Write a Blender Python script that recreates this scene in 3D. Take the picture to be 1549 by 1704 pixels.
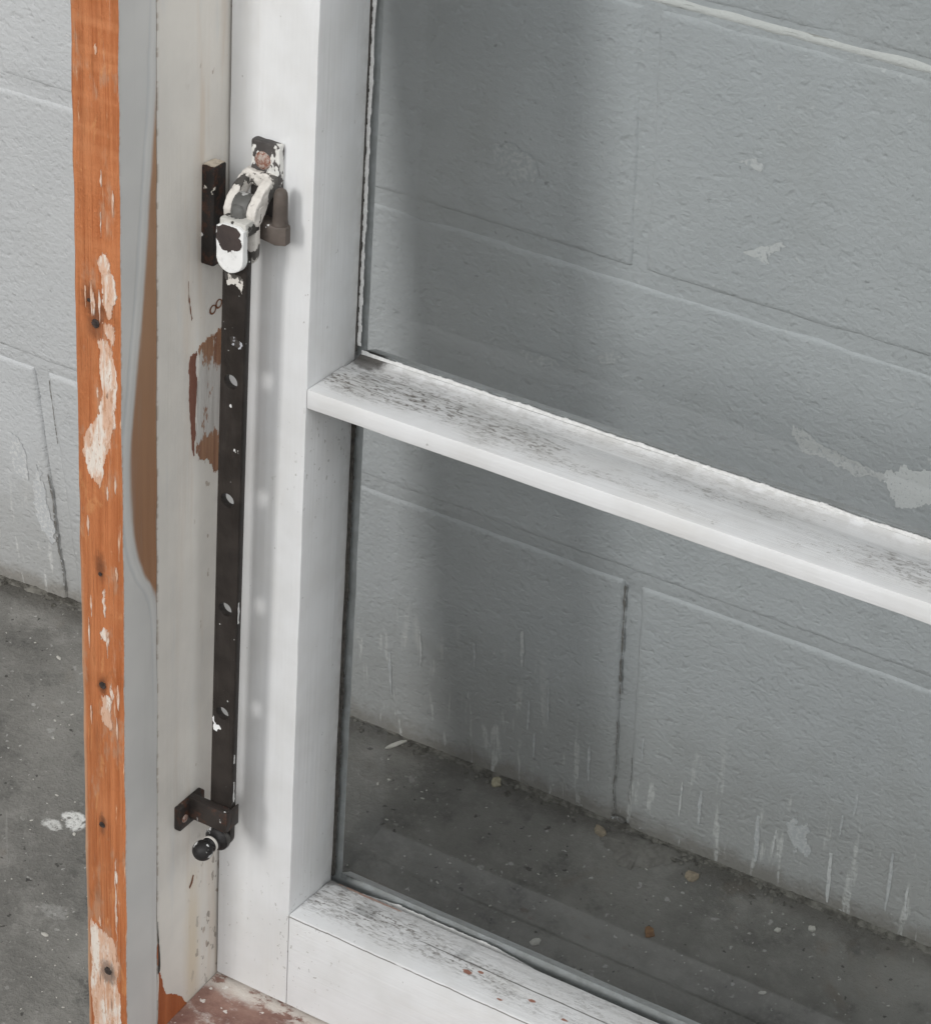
import bpy, bmesh, math, random
from mathutils import Vector, Matrix, noise as mn

random.seed(7)
scene = bpy.context.scene
for o in list(bpy.data.objects):
    bpy.data.objects.remove(o)
C = scene.collection

# ------------------------------------------------------------------ camera
cam_d = bpy.data.cameras.new('camera')
cam = bpy.data.objects.new('camera', cam_d)
C.objects.link(cam)
cam_d.sensor_fit = 'VERTICAL'
cam_d.angle_y = 2 * math.atan(852 / 4135.12)
cam_d.clip_start = 0.01
cam_d.clip_end = 100
pitch, yaw, roll = 0.703067, 0.509576, -0.00258
F = Vector((-math.sin(yaw) * math.cos(pitch), math.cos(yaw) * math.cos(pitch), -math.sin(pitch)))
R = F.cross(Vector((0, 0, 1))).normalized()
U = R.cross(F)
R2 = R * math.cos(roll) + U * math.sin(roll)
U2 = -R * math.sin(roll) + U * math.cos(roll)
cm = Matrix((R2, U2, -F)).transposed().to_4x4()
cm.translation = Vector((0.42704, -0.93964, 1.11667))
cam.matrix_world = cm
scene.camera = cam

# ------------------------------------------------------------------ light
world = bpy.data.worlds.new('World')
scene.world = world
world.use_nodes = True
bg = world.node_tree.nodes['Background']
bg.inputs['Color'].default_value = (0.975, 0.99, 1.0, 1)
bg.inputs['Strength'].default_value = 0.365

KEY_DIR = Vector((0.235, 0.895, -0.585)).normalized()      # travels from the open door onto the window
ld = bpy.data.lights.new('door_daylight', 'AREA')
ld.shape = 'ELLIPSE'
ld.size = 0.50
ld.size_y = 1.15
ld.energy = 43
ld.color = (1.0, 0.985, 0.96)
lo = bpy.data.objects.new('door_daylight', ld)
C.objects.link(lo)
lo.location = Vector((0.05, -0.2, 0.35)) - KEY_DIR * 3.2
lo.rotation_euler = KEY_DIR.to_track_quat('-Z', 'Y').to_euler()

# soft fill lamp added high overhead to brighten level tops and floor
wd = bpy.data.lights.new('overhead_fill', 'AREA')
wd.shape = 'RECTANGLE'
wd.size = 5.0
wd.size_y = 2.4
wd.energy = 104
wd.color = (0.985, 0.995, 1.0)
wo = bpy.data.objects.new('overhead_fill', wd)
C.objects.link(wo)
wo.location = (1.5, -2.1, 3.1)
wo.rotation_euler = (Vector((0, -.2, .3)) - wo.location).to_track_quat('-Z', 'Y').to_euler()

scene.render.engine = 'CYCLES'
scene.render.resolution_x = 930
scene.render.resolution_y = 1024
scene.cycles.use_adaptive_sampling = True
scene.cycles.adaptive_threshold = 0.024
scene.cycles.adaptive_min_samples = 12
scene.cycles.max_bounces = 5
scene.cycles.diffuse_bounces = 3
scene.cycles.glossy_bounces = 3
scene.cycles.transparent_max_bounces = 16
vs = scene.view_settings
vs.view_transform = 'Standard'
vs.look = 'None'
vs.exposure = 0.0
vs.gamma = 1.0
vs.use_curve_mapping = False


# ------------------------------------------------------------------ shader helper
class T:
    def __init__(s, name):
        s.m = bpy.data.materials.new(name)
        s.m.use_nodes = True
        s.nt = s.m.node_tree
        s.b = s.nt.nodes['Principled BSDF']
        s.out = s.nt.nodes['Material Output']
        s._c = {}

    def put(s, sock, v):
        if isinstance(v, bpy.types.NodeSocket):
            s.nt.links.new(v, sock)
        elif isinstance(v, (int, float)):
            try:
                sock.default_value = v
            except TypeError:
                sock.default_value = (v, v, v)
        else:
            v = tuple(v)
            if sock.type == 'RGBA' and len(v) == 3:
                v = v + (1,)
            sock.default_value = v

    def node(s, t, **props):
        n = s.nt.nodes.new(t)
        for k, v in props.items():
            setattr(n, k, v)
        return n

    def pos(s):
        if 'p' not in s._c:
            s._c['p'] = s.node('ShaderNodeNewGeometry').outputs['Position']
        return s._c['p']

    def obj(s):
        if 'o' not in s._c:
            s._c['o'] = s.node('ShaderNodeTexCoord').outputs['Object']
        return s._c['o']

    def nrm(s):
        if 'n' not in s._c:
            t = s.node('ShaderNodeTexCoord')
            s._c['n'] = t.outputs['Normal']
        return s._c['n']

    def xyz(s, v):
        n = s.node('ShaderNodeSeparateXYZ')
        s.put(n.inputs[0], v)
        return n.outputs

    def vmul(s, v, k):
        n = s.node('ShaderNodeVectorMath', operation='MULTIPLY')
        s.put(n.inputs[0], v)
        n.inputs[1].default_value = k
        return n.outputs[0]

    def vadd(s, v, k):
        n = s.node('ShaderNodeVectorMath', operation='ADD')
        s.put(n.inputs[0], v)
        s.put(n.inputs[1], k)
        return n.outputs[0]

    def noise(s, v, scale, detail=3, rough=0.55, dist=0.0, color=False):
        n = s.node('ShaderNodeTexNoise')
        s.put(n.inputs['Vector'], v)
        n.inputs['Scale'].default_value = scale
        n.inputs['Detail'].default_value = detail
        n.inputs['Roughness'].default_value = rough
        n.inputs['Distortion'].default_value = dist
        return n.outputs['Color' if color else 'Fac']

    def vor(s, v, scale, out='Distance', feature='F1', rnd=1.0):
        n = s.node('ShaderNodeTexVoronoi', feature=feature)
        s.put(n.inputs['Vector'], v)
        n.inputs['Scale'].default_value = scale
        n.inputs['Randomness'].default_value = rnd
        return n.outputs[out]

    def M(s, op, a, b=0.0, c=None, clamp=False):
        n = s.node('ShaderNodeMath', operation=op, use_clamp=clamp)
        s.put(n.inputs[0], a)
        s.put(n.inputs[1], b)
        if c is not None:
            s.put(n.inputs[2], c)
        return n.outputs[0]

    def mul(s, a, b): return s.M('MULTIPLY', a, b)
    def add(s, a, b): return s.M('ADD', a, b)
    def sub(s, a, b): return s.M('SUBTRACT', a, b)
    def mx(s, a, b): return s.M('MAXIMUM', a, b)

    def ss(s, x, a, b, lo=0.0, hi=1.0):
        n = s.node('ShaderNodeMapRange', interpolation_type='SMOOTHSTEP')
        s.put(n.inputs['Value'], x)
        if a > b:
            a, b, lo, hi = b, a, hi, lo
        n.inputs['From Min'].default_value = a
        n.inputs['From Max'].default_value = b
        n.inputs['To Min'].default_value = lo
        n.inputs['To Max'].default_value = hi
        return n.outputs['Result']

    def mix(s, f, a, b, blend='MIX'):
        n = s.node('ShaderNodeMix', data_type='RGBA', blend_type=blend)
        s.put(n.inputs['Factor'], f)
        s.put(n.inputs['A'] if False else n.inputs[6], a)
        s.put(n.inputs[7], b)
        return n.outputs[2]

    def ell(s, v, c, r, wob=None, amp=0.0, soft=0.25):
        """1 inside an ellipsoid of centre c and radii r, its edge broken up by wob"""
        d = s.vmul(s.vadd(v, tuple(-q for q in c)), tuple(1.0 / q for q in r))
        n = s.node('ShaderNodeVectorMath', operation='LENGTH')
        s.put(n.inputs[0], d)
        l = n.outputs['Value']
        if wob is not None:
            l = s.add(l, s.mul(s.sub(wob, 0.5), amp))
        return s.ss(l, 1.0, 1.0 - soft)

    def specks(s, v, scale, dens, size=0.25):
        """irregular flecks; dens is roughly the share of surface they take"""
        thr = .735 - .45 * dens
        return s.ss(s.noise(v, scale, 2, .6), thr - .012, thr + .022)

    def bump(s, h, dist=0.001, strength=1.0, prev=None):
        n = s.node('ShaderNodeBump')
        n.inputs['Strength'].default_value = strength
        n.inputs['Distance'].default_value = dist
        s.put(n.inputs['Height'], h)
        if prev is not None:
            s.put(n.inputs['Normal'], prev)
        return n.outputs['Normal']

    def done(s, col, rough=0.5, normal=None, spec=0.5, metal=0.0):
        s.put(s.b.inputs['Base Color'], col)
        s.put(s.b.inputs['Roughness'], rough)
        s.put(s.b.inputs['Specular IOR Level'], spec)
        s.put(s.b.inputs['Metallic'], metal)
        if normal is not None:
            s.put(s.b.inputs['Normal'], normal)
        return s.m


# ------------------------------------------------------------------ materials
def mat_wall(name, mortar=False):
    t = T(name)
    p = t.pos()
    X = t.xyz(p)
    big = t.noise(p, 5, 3)
    mid = t.noise(p, 38, 4)
    col = t.mix(t.ss(big, .3, .7), (.577, .592, .604), (.642, .655, .665))
    col = t.mix(t.mul(t.ss(mid, .5, .75), .22), col, (.46, .47, .47))
    oi = t.node('ShaderNodeObjectInfo')
    col = t.mix(t.mul(oi.outputs['Random'], .2), col, (.44, .445, .44))
    stn = t.noise(t.vmul(p, (9, 9, 5)), 1, 5, .65, .6)
    col = t.mix(t.mul(t.ss(stn, .52, .72), .22), col, (.47, .465, .44))
    wob = t.noise(p, 70, 4, .7)
    fine = t.noise(p, 230, 3, .7)
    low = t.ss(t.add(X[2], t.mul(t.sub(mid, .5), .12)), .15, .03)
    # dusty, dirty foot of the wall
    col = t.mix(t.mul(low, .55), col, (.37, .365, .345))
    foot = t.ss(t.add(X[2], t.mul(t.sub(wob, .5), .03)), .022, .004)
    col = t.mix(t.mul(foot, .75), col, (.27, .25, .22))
    # vertical scuffs and splashes where the paint is scraped to white
    sv = t.vmul(p, (120, 1, 16))
    st = t.noise(sv, 1.0, 4, .6)
    sm = t.mul(t.ss(st, .57, .66), t.ss(t.add(X[2], t.mul(t.sub(big, .5), .2)), .15, .03))
    sm = t.mul(sm, t.ss(fine, .33, .52))
    col = t.mix(t.mul(sm, .75), col, (.74, .74, .72))
    fl = t.specks(p, 150, .05, .32)
    col = t.mix(t.mul(fl, .55), col, (.75, .75, .74))
    dk = t.specks(t.vadd(p, (3.1, 1.7, .3)), 170, .03, .13)
    col = t.mix(t.mul(dk, .35), col, (.12, .115, .11))
    rag = t.noise(p, 190, 4, .75)
    for c, r, a in [((-.100, 0, .243), (.016, .05, .0025), .85), ((-.45, 0, .196), (.011, .05, .003), .7)]:
        e = t.mul(t.ell(p, c, r, wob, 2.0, .3), t.ss(rag, .38, .5))
        col = t.mix(t.mul(e, a), col, (.06, .058, .055))
    n1 = t.noise(p, 300, 3, .55)
    pit = t.noise(t.vadd(p, (4.4, 1.1, 2.7)), 165, 2, .5)
    h = t.add(n1, t.mul(t.ss(pit, .52, .82), -.5))
    nb = t.bump(h, .0011, .85)
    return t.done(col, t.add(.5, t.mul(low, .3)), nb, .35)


def mat_mortar_white():
    t = T('cream_joint')
    p = t.pos()
    n = t.noise(p, 120, 4, .7)
    sv = t.noise(t.vmul(p, (30, 1, 200)), 1, 4, .7)
    col = t.mix(t.ss(sv, .60, .66), (.84, .83, .80), (.45, .44, .41))
    return t.done(col, .8, t.bump(n, .002, .8), .2)


def mat_floor():
    t = T('floor_concrete')
    p = t.pos()
    X = t.xyz(p)
    a = t.noise(p, 7, 5, .6, .5)
    b = t.noise(p, 28, 5, .65)
    c = t.noise(p, 260, 3, .7)
    col = t.mix(t.ss(a, .3, .7), (.155, .150, .139), (.265, .257, .238))
    col = t.mix(t.mul(t.ss(b, .48, .70), .75), col, (.31, .30, .28))
    col = t.mix(t.mul(t.ss(b, .47, .30), .75), col, (.10, .098, .092))
    col = t.mix(t.mul(t.ss(c, .52, .70), .5), col, (.29, .28, .26))
    col = t.mix(t.mul(t.ss(t.noise(p, 16, 3, .6, .8), .6, .74), .35), col, (.17, .125, .09))
    # white paint specks and dust
    dens = t.ss(t.noise(p, 9, 2), .38, .58, .3, 1)
    s1 = t.mul(t.specks(p, 95, .10, .22), dens)
    s2 = t.mul(t.specks(t.vadd(p, (5.3, 2.2, 0)), 210, .10, .26), dens)
    s3 = t.mul(t.specks(t.vadd(p, (1.3, 7.2, 0)), 150, .10, .2), 1)
    col = t.mix(t.mul(s1, .5), col, (.55, .54, .52))
    col = t.mix(t.mul(s2, .6), col, (.6, .59, .56))
    col = t.mix(t.mul(s3, .7), col, (.04, .038, .035))
    wob = t.noise(p, 85, 4, .7)
    for ce, r, am in [((-.281, -.157, 0), (.010, .008, .1), .95), ((-.292, -.166, 0), (.008, .005, .1), .7),
                      ((-.250, -.222, 0), (.012, .006, .1), .15)]:
        e = t.mul(t.ell(p, ce, r, wob, 2.0, .4), t.ss(c, .34, .52))
        col = t.mix(t.mul(e, am), col, (.78, .775, .75))
    # scratches
    sc = t.vmul(p, (14, 150, 1))
    rot = t.node('ShaderNodeVectorRotate', rotation_type='Z_AXIS')
    t.put(rot.inputs['Vector'], p)
    rot.inputs['Angle'].default_value = .9
    sc = t.noise(t.vmul(rot.outputs[0], (10, 240, 1)), 1, 2, .5)
    col = t.mix(t.mul(t.ss(sc, .71, .76), .3), col, (.4, .39, .37))
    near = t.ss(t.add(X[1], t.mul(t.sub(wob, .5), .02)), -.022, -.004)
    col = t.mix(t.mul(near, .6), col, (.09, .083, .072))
    h = t.add(t.mul(b, .6), t.mul(c, .4))
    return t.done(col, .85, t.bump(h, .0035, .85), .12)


def mat_sash(name, grime=None, streak='z'):
    """old white gloss paint; grime adds what has settled on level tops"""
    t = T(name)
    o = t.obj()
    X = t.xyz(o)
    br = t.noise(t.vmul(o, (420, 420, 8) if streak == 'z' else (8, 420, 420)), 1, 3, .6)
    n = t.noise(o, 30, 3)
    wob = t.noise(o, 160, 4, .7)
    col = t.mix(t.ss(n, .35, .7), (.655, .659, .664), (.60, .60, .597))
    yel = t.ss(t.noise(t.vmul(o, (40, 40, 9) if streak == 'z' else (9, 40, 40)), 1, 4, .65), .50, .72)
    col = t.mix(t.mul(yel, .22), col, (.62, .60, .555))
    col = t.mix(t.mul(t.ss(br, .56, .74), .10), col, (.56, .555, .54))
    # mould specks low down and near the corner of the frame
    cor = t.mx(t.ell(o, (-.046, .0, -.03), (.018, .06, .11), wob, 1.2, .8), t.ell(o, (.0, .0, -.02), (.05, .08, .06), wob, 1.2, .9))
    cor = t.mx(cor, t.ell(o, (.0, .02, .26), (.03, .05, .05), wob, 1.2, .9))
    sp = t.specks(t.vmul(o, (1, 1, .7)), 330, .16, .3)
    sp2 = t.specks(t.vadd(o, (1, 2, 3)), 230, .02, .10)
    col = t.mix(t.mul(t.mul(sp, cor), .6), col, (.24, .225, .20))
    col = t.mix(t.mul(sp2, .55), col, (.28, .265, .25))
    # grey wash on the inner edge beside the glass
    inner = t.mul(t.ss(X[1], .030, .044), t.ss(wob, .36, .62))
    col = t.mix(t.mul(inner, .40), col, (.36, .35, .33))
    h = t.add(t.mul(br, .5), t.mul(n, .5))
    if grime:
        ztop, slope = grime
        dz = t.sub(X[2], t.add(ztop, t.mul(X[1], slope)))
        top = t.ss(dz, -.0016, -.0007)
        st = t.noise(t.vmul(o, (150, 900, 300)), 1, 5, .8)
        st2 = t.noise(t.vmul(o, (90, 380, 300)), 1, 4, .7)
        yb = t.mul(t.ss(t.add(X[1], t.mul(t.sub(n, .5), .02)), .003, .016), t.ss(X[1], .046, .030))
        pat = t.ss(t.noise(t.vmul(o, (11, 40, 1)), 1, 3, .6), .36, .64)
        nearl = t.ss(X[0], .17, .02)
        amt = t.mul(yb, t.add(t.mul(pat, .75), t.mul(nearl, .45)))
        wash = t.mul(t.mul(amt, top), t.ss(st2, .3, .7))
        col = t.mix(t.mul(wash, .22), col, (.33, .315, .295))
        ln = t.mul(t.mul(t.ss(st, .50, .60), amt), top)
        col = t.mix(t.mul(ln, .68), col, (.24, .225, .205))
        dots = t.mul(t.mul(t.specks(t.vmul(o, (.5, 1, 1)), 620, .32, .33), top), amt)
        col = t.mix(t.mul(dots, .75), col, (.17, .155, .14))
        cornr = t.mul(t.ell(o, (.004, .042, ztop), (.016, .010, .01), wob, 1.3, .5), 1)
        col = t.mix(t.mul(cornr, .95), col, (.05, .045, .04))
        # groove in front of the glass keeps a grey line
        gr = t.mul(t.mul(t.ss(X[1], .029, .032), t.ss(X[1], .041, .037)), top)
        col = t.mix(t.mul(gr, .25), col, (.40, .395, .39))
        h = t.add(h, t.mul(ln, -.5))
    rough = t.add(.38, t.mul(wob, .15))
    return t.done(col, rough, t.bump(h, .0008, .6), .4)


def mat_rail():
    """bottom rail: the same white with a split along its front edge and red chips"""
    m = mat_sash('white_gloss_rail', (-.0002, -.07), 'x')
    t = T.__new__(T)
    t.m = m; t.nt = m.node_tree; t.b = t.nt.nodes['Principled BSDF']; t._c = {}
    o = t.obj(); X = t.xyz(o)
    old = t.b.inputs['Base Color'].links[0].from_socket
    w = t.noise(t.vmul(o, (60, 1, 1)), 1, 4, .6)
    brk = t.ss(t.noise(t.vmul(o, (35, 1, 1)), 1, 2), .36, .44)
    ln = t.M('ABSOLUTE', t.sub(X[2], t.add(-.0013, t.mul(t.sub(w, .5), .0018))))
    l1 = t.mul(t.mul(t.ss(ln, .00055, .0002), t.ss(X[1], .004, .001)), brk)
    ln2 = t.M('ABSOLUTE', t.sub(X[1], t.add(.0225, t.mul(t.sub(w, .5), .002))))
    l2 = t.mul(t.mul(t.mul(t.ss(ln2, .0008, .0003), t.ss(X[2], -.006, -.004)), t.ss(X[0], .055, .075)), brk)
    c = t.mix(t.mul(t.mx(l1, l2), .85), old, (.11, .10, .09))
    wob = t.noise(o, 260, 3, .7)
    for x, y, r in [(.0953, .0152, .0030), (.1009, .0191, .0018), (.1185, .0065, .0018), (.132, .0153, .0022), (.152, .012, .002)]:
        e = t.ell(o, (x, y, -.001), (r, r * .55, .01), wob, 2.2, .3)
        c = t.mix(t.mul(e, .95), c, (.27, .115, .075))
    bare = t.ell(o, (.026, .0385, -.003), (.022, .0022, .004), wob, 1.2, .3)
    c = t.mix(t.mul(bare, .8), c, (.30, .16, .11))
    t.nt.links.new(c, t.b.inputs['Base Color'])
    return m


def mat_jamb():
    t = T('aged_grey_white_paint')
    o = t.obj(); X = t.xyz(o)
    n = t.noise(o, 22, 4)
    v = t.noise(t.vmul(o, (160, 160, 5)), 1, 4, .65)
    col = t.mix(t.ss(n, .3, .7), (.69, .66, .61), (.61, .585, .545))
    # rusty runs down the face
    st = t.mul(t.ss(t.noise(t.vmul(o, (1, 70, 5)), 1, 4, .6), .5, .72), t.ss(X[1], -.05, -.012))
    col = t.mix(t.mul(st, .55), col, (.54, .42, .31))
    st2 = t.mul(t.ell(o, (-.045, -.020, -.03), (.05, .010, .07), n, 1.0, .9), .6)
    col = t.mix(t.mul(st2, t.ss(v, .35, .6)), col, (.56, .46, .31))
    wob = t.noise(o, 170, 4, .7)
    blu = t.ss(t.noise(t.vmul(o, (1, 90, 14)), 1, 3, .6), .58, .72)
    col = t.mix(t.mul(blu, .25), col, (.52, .545, .56))
    sp = t.specks(t.vmul(o, (1, 1, .6)), 170, .06, .25)
    col = t.mix(t.mul(sp, t.mul(t.ss(X[1], -.035, -.005), .6)), col, (.25, .17, .11))
    low = t.ell(o, (-.045, -.006, -.02), (.05, .022, .09), wob, 1.0, .8)
    sp2 = t.specks(t.vmul(o, (1, 1, .6)), 230, .22, .3)
    col = t.mix(t.mul(t.mul(sp2, low), .75), col, (.21, .18, .15))
    # chipped edge beside the joint
    edge = t.mul(t.ss(X[1], -.0478, -.0492), t.ss(t.noise(t.vmul(o, (1, 1, 90)), 1, 3, .7), .50, .58))
    col = t.mix(t.mul(edge, .45), col, (.27, .19, .13))
    h = t.add(t.mul(v, .5), t.mul(wob, .3))
    h = t.add(h, t.mul(n, .5))
    return t.done(col, .5, t.bump(h, .0010, .6), .4)


def mat_trim():
    """front strip of the jamb: bluish grey paint on its side, worn to brown varnish along the joint; bare orange wood in front"""
    t = T('bluish_grey_paint')
    o = t.obj(); X = t.xyz(o)
    n = t.noise(o, 18, 3)
    v = t.noise(t.vmul(o, (120, 120, 6)), 1, 4, .6)
    col = t.mix(t.ss(n, .3, .7), (.575, .568, .55), (.51, .508, .497))
    fc = t.node('ShaderNodeFloatCurve')
    pts = [(192, -49.8), (219, -61.8), (237, -67.3), (254, -69.4), (279, -70.4), (298, -68.1), (326, -64.1), (352, -60.5), (379, -57.5), (410, -54.5), (438, -51.2)]
    pts = [((z - 150) / 330, (-y - 45) / 30) for z, y in pts]
    pts = [(0, .10), (.09, .115)] + pts + [(.94, .16), (1, .1)]
    cu = fc.mapping.curves[0]
    while len(cu.points) < len(pts):
        cu.points.new(.5, .5)
    for q, (x, y) in zip(cu.points, pts):
        q.location = (x, y)
    fc.mapping.update()
    zz = t.mul(t.sub(X[2], .150), 1 / .330)
    t.put(fc.inputs['Value'], t.M('MINIMUM', t.mx(zz, 0.0), 1.0))
    edge = t.add(t.mul(fc.outputs[0], -.030), -.045)
    d = t.sub(X[1], t.add(edge, t.add(t.mul(t.sub(n, .5), .003), t.mul(t.sub(v, .5), .003))))        # >0 inside the brown
    inside = t.ss(d, -.0008, .0024)
    inside = t.mul(inside, t.mul(t.ss(X[2], .185, .205), t.ss(X[2], .456, .446)))
    wood = t.mix(t.ss(v, .3, .7), (.33, .175, .095), (.265, .135, .072))
    wood = t.mix(t.mul(t.ss(X[2], .22, .36), .5), wood, (.37, .225, .135))
    col = t.mix(inside, col, wood)
    r1 = t.M('ABSOLUTE', t.add(d, .0052))
    r2 = t.M('ABSOLUTE', t.add(d, .0025))
    band = t.mul(t.ss(X[2], .10, .20), t.ss(X[2], .52, .46))
    l1 = t.mul(t.ss(r1, .0013, .0003), band)
    l2 = t.mul(t.ss(r2, .0016, .0004), band)
    col = t.mix(t.mul(l1, .4), col, (.42, .44, .45))
    col = t.mix(t.mul(l2, .25), col, (.62, .62, .60))
    col = t.mix(t.mul(t.ss(v, .55, .75), .25), col, (.43, .42, .40))
    chip = t.mul(t.ss(X[1], -.0737, -.0752), t.ss(t.noise(t.vmul(o, (1, 1, 160)), 1, 4, .7), .46, .6))
    col = t.mix(t.mul(chip, .7), col, (.34, .17, .08))
    h = t.add(t.mul(v, .25), t.add(t.mul(inside, -.6), t.add(t.mul(l2, .5), t.mul(l1, -.4))))
    return t.done(col, .45, t.bump(h, .0003, .5), .4)


def mat_wood():
    t = T('bare_orange_wood')
    o = t.obj(); X = t.xyz(o)
    g = t.noise(t.vmul(o, (260, 200, 7)), 1, 6, .65, .3)
    g2 = t.noise(t.vmul(o, (900, 600, 16)), 1, 3, .6)
    b = t.noise(t.vmul(o, (40, 40, 16)), 1, 3, .6)
    wob = t.noise(o, 220, 4, .75)
    col = t.mix(t.ss(g, .3, .7), (0.361, 0.115, 0.040), (0.499, 0.182, 0.072))
    col = t.mix(t.mul(t.ss(b, .5, .75), .5), col, (0.533, 0.224, 0.101))
    col = t.mix(t.mul(t.ss(b, .46, .25), .45), col, (0.327, 0.081, 0.018))
    col = t.mix(t.mul(t.ss(g2, .54, .68), .5), col, (0.258, 0.063, 0.014))
    # cross saw marks, strongest high up
    sw = t.noise(t.vmul(o, (6, 6, 95)), 1, 2, .5, .6)
    col = t.mix(t.mul(t.mul(t.ss(sw, .52, .7), t.ss(X[2], .33, .42)), .35), col, (0.585, 0.252, 0.115))
    kn = t.noise(t.vmul(o, (60, 60, 26)), 1, 4, .7, 1.2)
    col = t.mix(t.mul(t.ss(kn, .56, .70), .5), col, (.30, .105, .035))
    col = t.mix(t.mul(t.ss(kn, .42, .30), .45), col, (.60, .30, .13))
    gy = t.noise(t.vmul(o, (90, 90, 30)), 1, 4, .7)
    col = t.mix(t.mul(t.ss(gy, .53, .66), .5), col, (.42, .27, .18))
    # whitish scrapes
    scr = t.mul(t.ss(t.noise(t.vmul(o, (330, 330, 40)), 1, 4, .7), .66, .74), .6)
    col = t.mix(scr, col, (.72, .50, .33))
    # dark rings and stains around the nails
    for x, z, rx, rz, a in [(-.0573, .3445, .0062, .011, .75), (-.0600, .3545, .007, .009, .7), (-.052, .352, .006, .012, .45),
                            (-.0567, .2235, .0045, .010, .7), (-.0562, .1590, .0040, .0085, .8),
                            (-.0577, .0800, .0030, .009, .8), (-.0610, .038, .002, .012, .3), (-.060, .13, .002, .02, .25)]:
        e = t.ell(o, (x, -.0754, z), (rx, .05, rz), wob, 1.1, .85)
        col = t.mix(t.mul(e, a), col, (.105, .04, .02))
    # old paint thinly left along the right side
    thin = t.mul(t.ss(t.noise(t.vmul(o, (420, 1, 22)), 1, 4, .7), .60, .68), t.ss(X[0], -.055, -.047))
    col = t.mix(t.mul(thin, .7), col, (.74, .60, .46))
    lf = t.mul(t.ss(X[0], -.0655, -.0678), t.ss(X[2], .26, .17))
    col = t.mix(t.mul(lf, .6), col, (.50, .36, .25))
    h = t.add(t.mul(g, .8), t.add(t.mul(g2, .4), t.mul(wob, .4)))
    return t.done(col, .62, t.bump(h, .0018, .9), .25)


def mat_bare(name, c1, c2, c3, amt):
    t = T(name)
    o = t.obj()
    g = t.noise(t.vmul(o, (200, 240, 12)), 1, 5, .65)
    w = t.noise(t.vmul(o, (200, 170, 60)), 1, 4, .75)
    col = t.mix(t.ss(g, .3, .7), c1, c2)
    col = t.mix(t.ss(w, .60 - amt, .66 - amt), col, c3)
    return t.done(col, .6, t.bump(t.add(g, t.mul(w, .6)), .0010, .8), .3)


def mat_scraped():
    """wood scraped bare on the reveal: brown above and below, whitish between"""
    t = T('scraped_wood')
    o = t.obj(); X = t.xyz(o)
    g = t.noise(t.vmul(o, (200, 260, 14)), 1, 5, .7)
    w = t.noise(t.vmul(o, (200, 190, 60)), 1, 4, .75)
    col = t.mix(t.ss(g, .3, .7), (.21, .10, .060), (.34, .19, .11))
    mid = t.mul(t.ss(t.add(X[2], t.mul(X[1], .9)), .303, .285), t.ss(X[2], .262, .270))
    wh = t.ss(t.add(w, t.mul(mid, .26)), .60, .68)
    col = t.mix(t.mul(wh, .85), col, (.55, .55, .53))
    grey = t.mul(t.ss(g, .50, .62), mid)
    col = t.mix(t.mul(grey, .4), col, (.26, .235, .22))
    return t.done(col, .62, t.bump(t.add(g, t.mul(w, .6)), .0010, .8), .3)


def mat_primer():
    t = T('primer_and_white_paint')
    o = t.obj(); X = t.xyz(o)
    w = t.noise(t.vmul(o, (170, 170, 34)), 1, 4, .7)
    f = t.noise(t.vmul(o, (420, 420, 150)), 1, 4, .75)
    col = t.mix(t.ss(w, .44, .58), (.60, .39, .28), (.70, .63, .56))
    col = t.mix(t.mul(t.ss(f, .55, .62), .75), col, (.45, .25, .15))
    fb = t.noise(t.vmul(o, (520, 1, 22)), 1, 4, .7)
    col = t.mix(t.mul(t.ss(fb, .57, .64), .8), col, (.48, .24, .13))
    e = t.ell(o, (-.0552, -.0755, -.011), (.0062, .05, .0095), f, 1.2, .5)
    col = t.mix(t.mul(e, .85), col, (.20, .145, .115))
    return t.done(col, .65, t.bump(t.add(w, f), .0010, .9), .3)


def mat_metal(name, chips, white=(.76, .77, .76), seed=0.0, base=(.040, .033, .029), rust=.0):
    t = T(name)
    o = t.vadd(t.obj(), (seed, seed * .7, seed * 1.3))
    n = t.noise(o, 55, 4, .6)
    f = t.noise(o, 260, 4, .7)
    col = t.mix(t.ss(n, .35, .68), base, tuple(c * 1.7 for c in base))
    if rust:
        col = t.mix(t.mul(t.ss(t.noise(o, 120, 4, .7), .48, .62), rust), col, (.16, .055, .025))
    sp = t.mul(t.specks(t.vmul(o, (1, 1, .8)), 230, .05, .25), .85)
    col = t.mix(sp, col, (.7, .7, .69))
    k = t.noise(t.vmul(o, (1, 1, .7)), 85, 4, .62)
    wm = t.ss(k, 1.0 - chips - .012, 1.0 - chips + .012)
    col = t.mix(wm, col, t.mix(t.ss(f, .5, .75), white, tuple(c * .8 for c in white)))
    h = t.add(t.mul(f, .35), t.mul(wm, .7))
    return t.done(col, t.add(.36, t.mul(n, .25)), t.bump(h, .0006, .7), .22)


def mat_plain(name, c, rough=.6, bump=.0, scale=200, c2=None):
    t = T(name)
    o = t.obj()
    n = t.noise(o, scale, 4, .7)
    col = t.mix(t.ss(n, .35, .65), c, c2 or tuple(q * .8 for q in c))
    return t.done(col, rough, t.bump(n, .001, bump) if bump else None, .3)


def mat_sill():
    t = T('worn_brown_sill')
    o = t.obj(); X = t.xyz(o)
    n = t.noise(o, 45, 5, .7)
    w = t.noise(t.vmul(o, (60, 90, 60)), 1, 5, .75)
    col = t.mix(t.ss(n, .3, .7), (.165, .085, .070), (.30, .185, .15))
    col = t.mix(t.mul(t.ss(w, .50, .66), .75), col, (.47, .43, .40))
    band = t.mul(t.ss(X[1], -.012, -.004), t.ss(w, .40, .5))
    col = t.mix(t.mul(band, .8), col, (.62, .58, .53))
    sp = t.specks(o, 190, .14, .28)
    col = t.mix(t.mul(sp, .8), col, (.68, .66, .63))
    return t.done(col, .6, t.bump(t.add(n, w), .0012, .7), .3)


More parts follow.
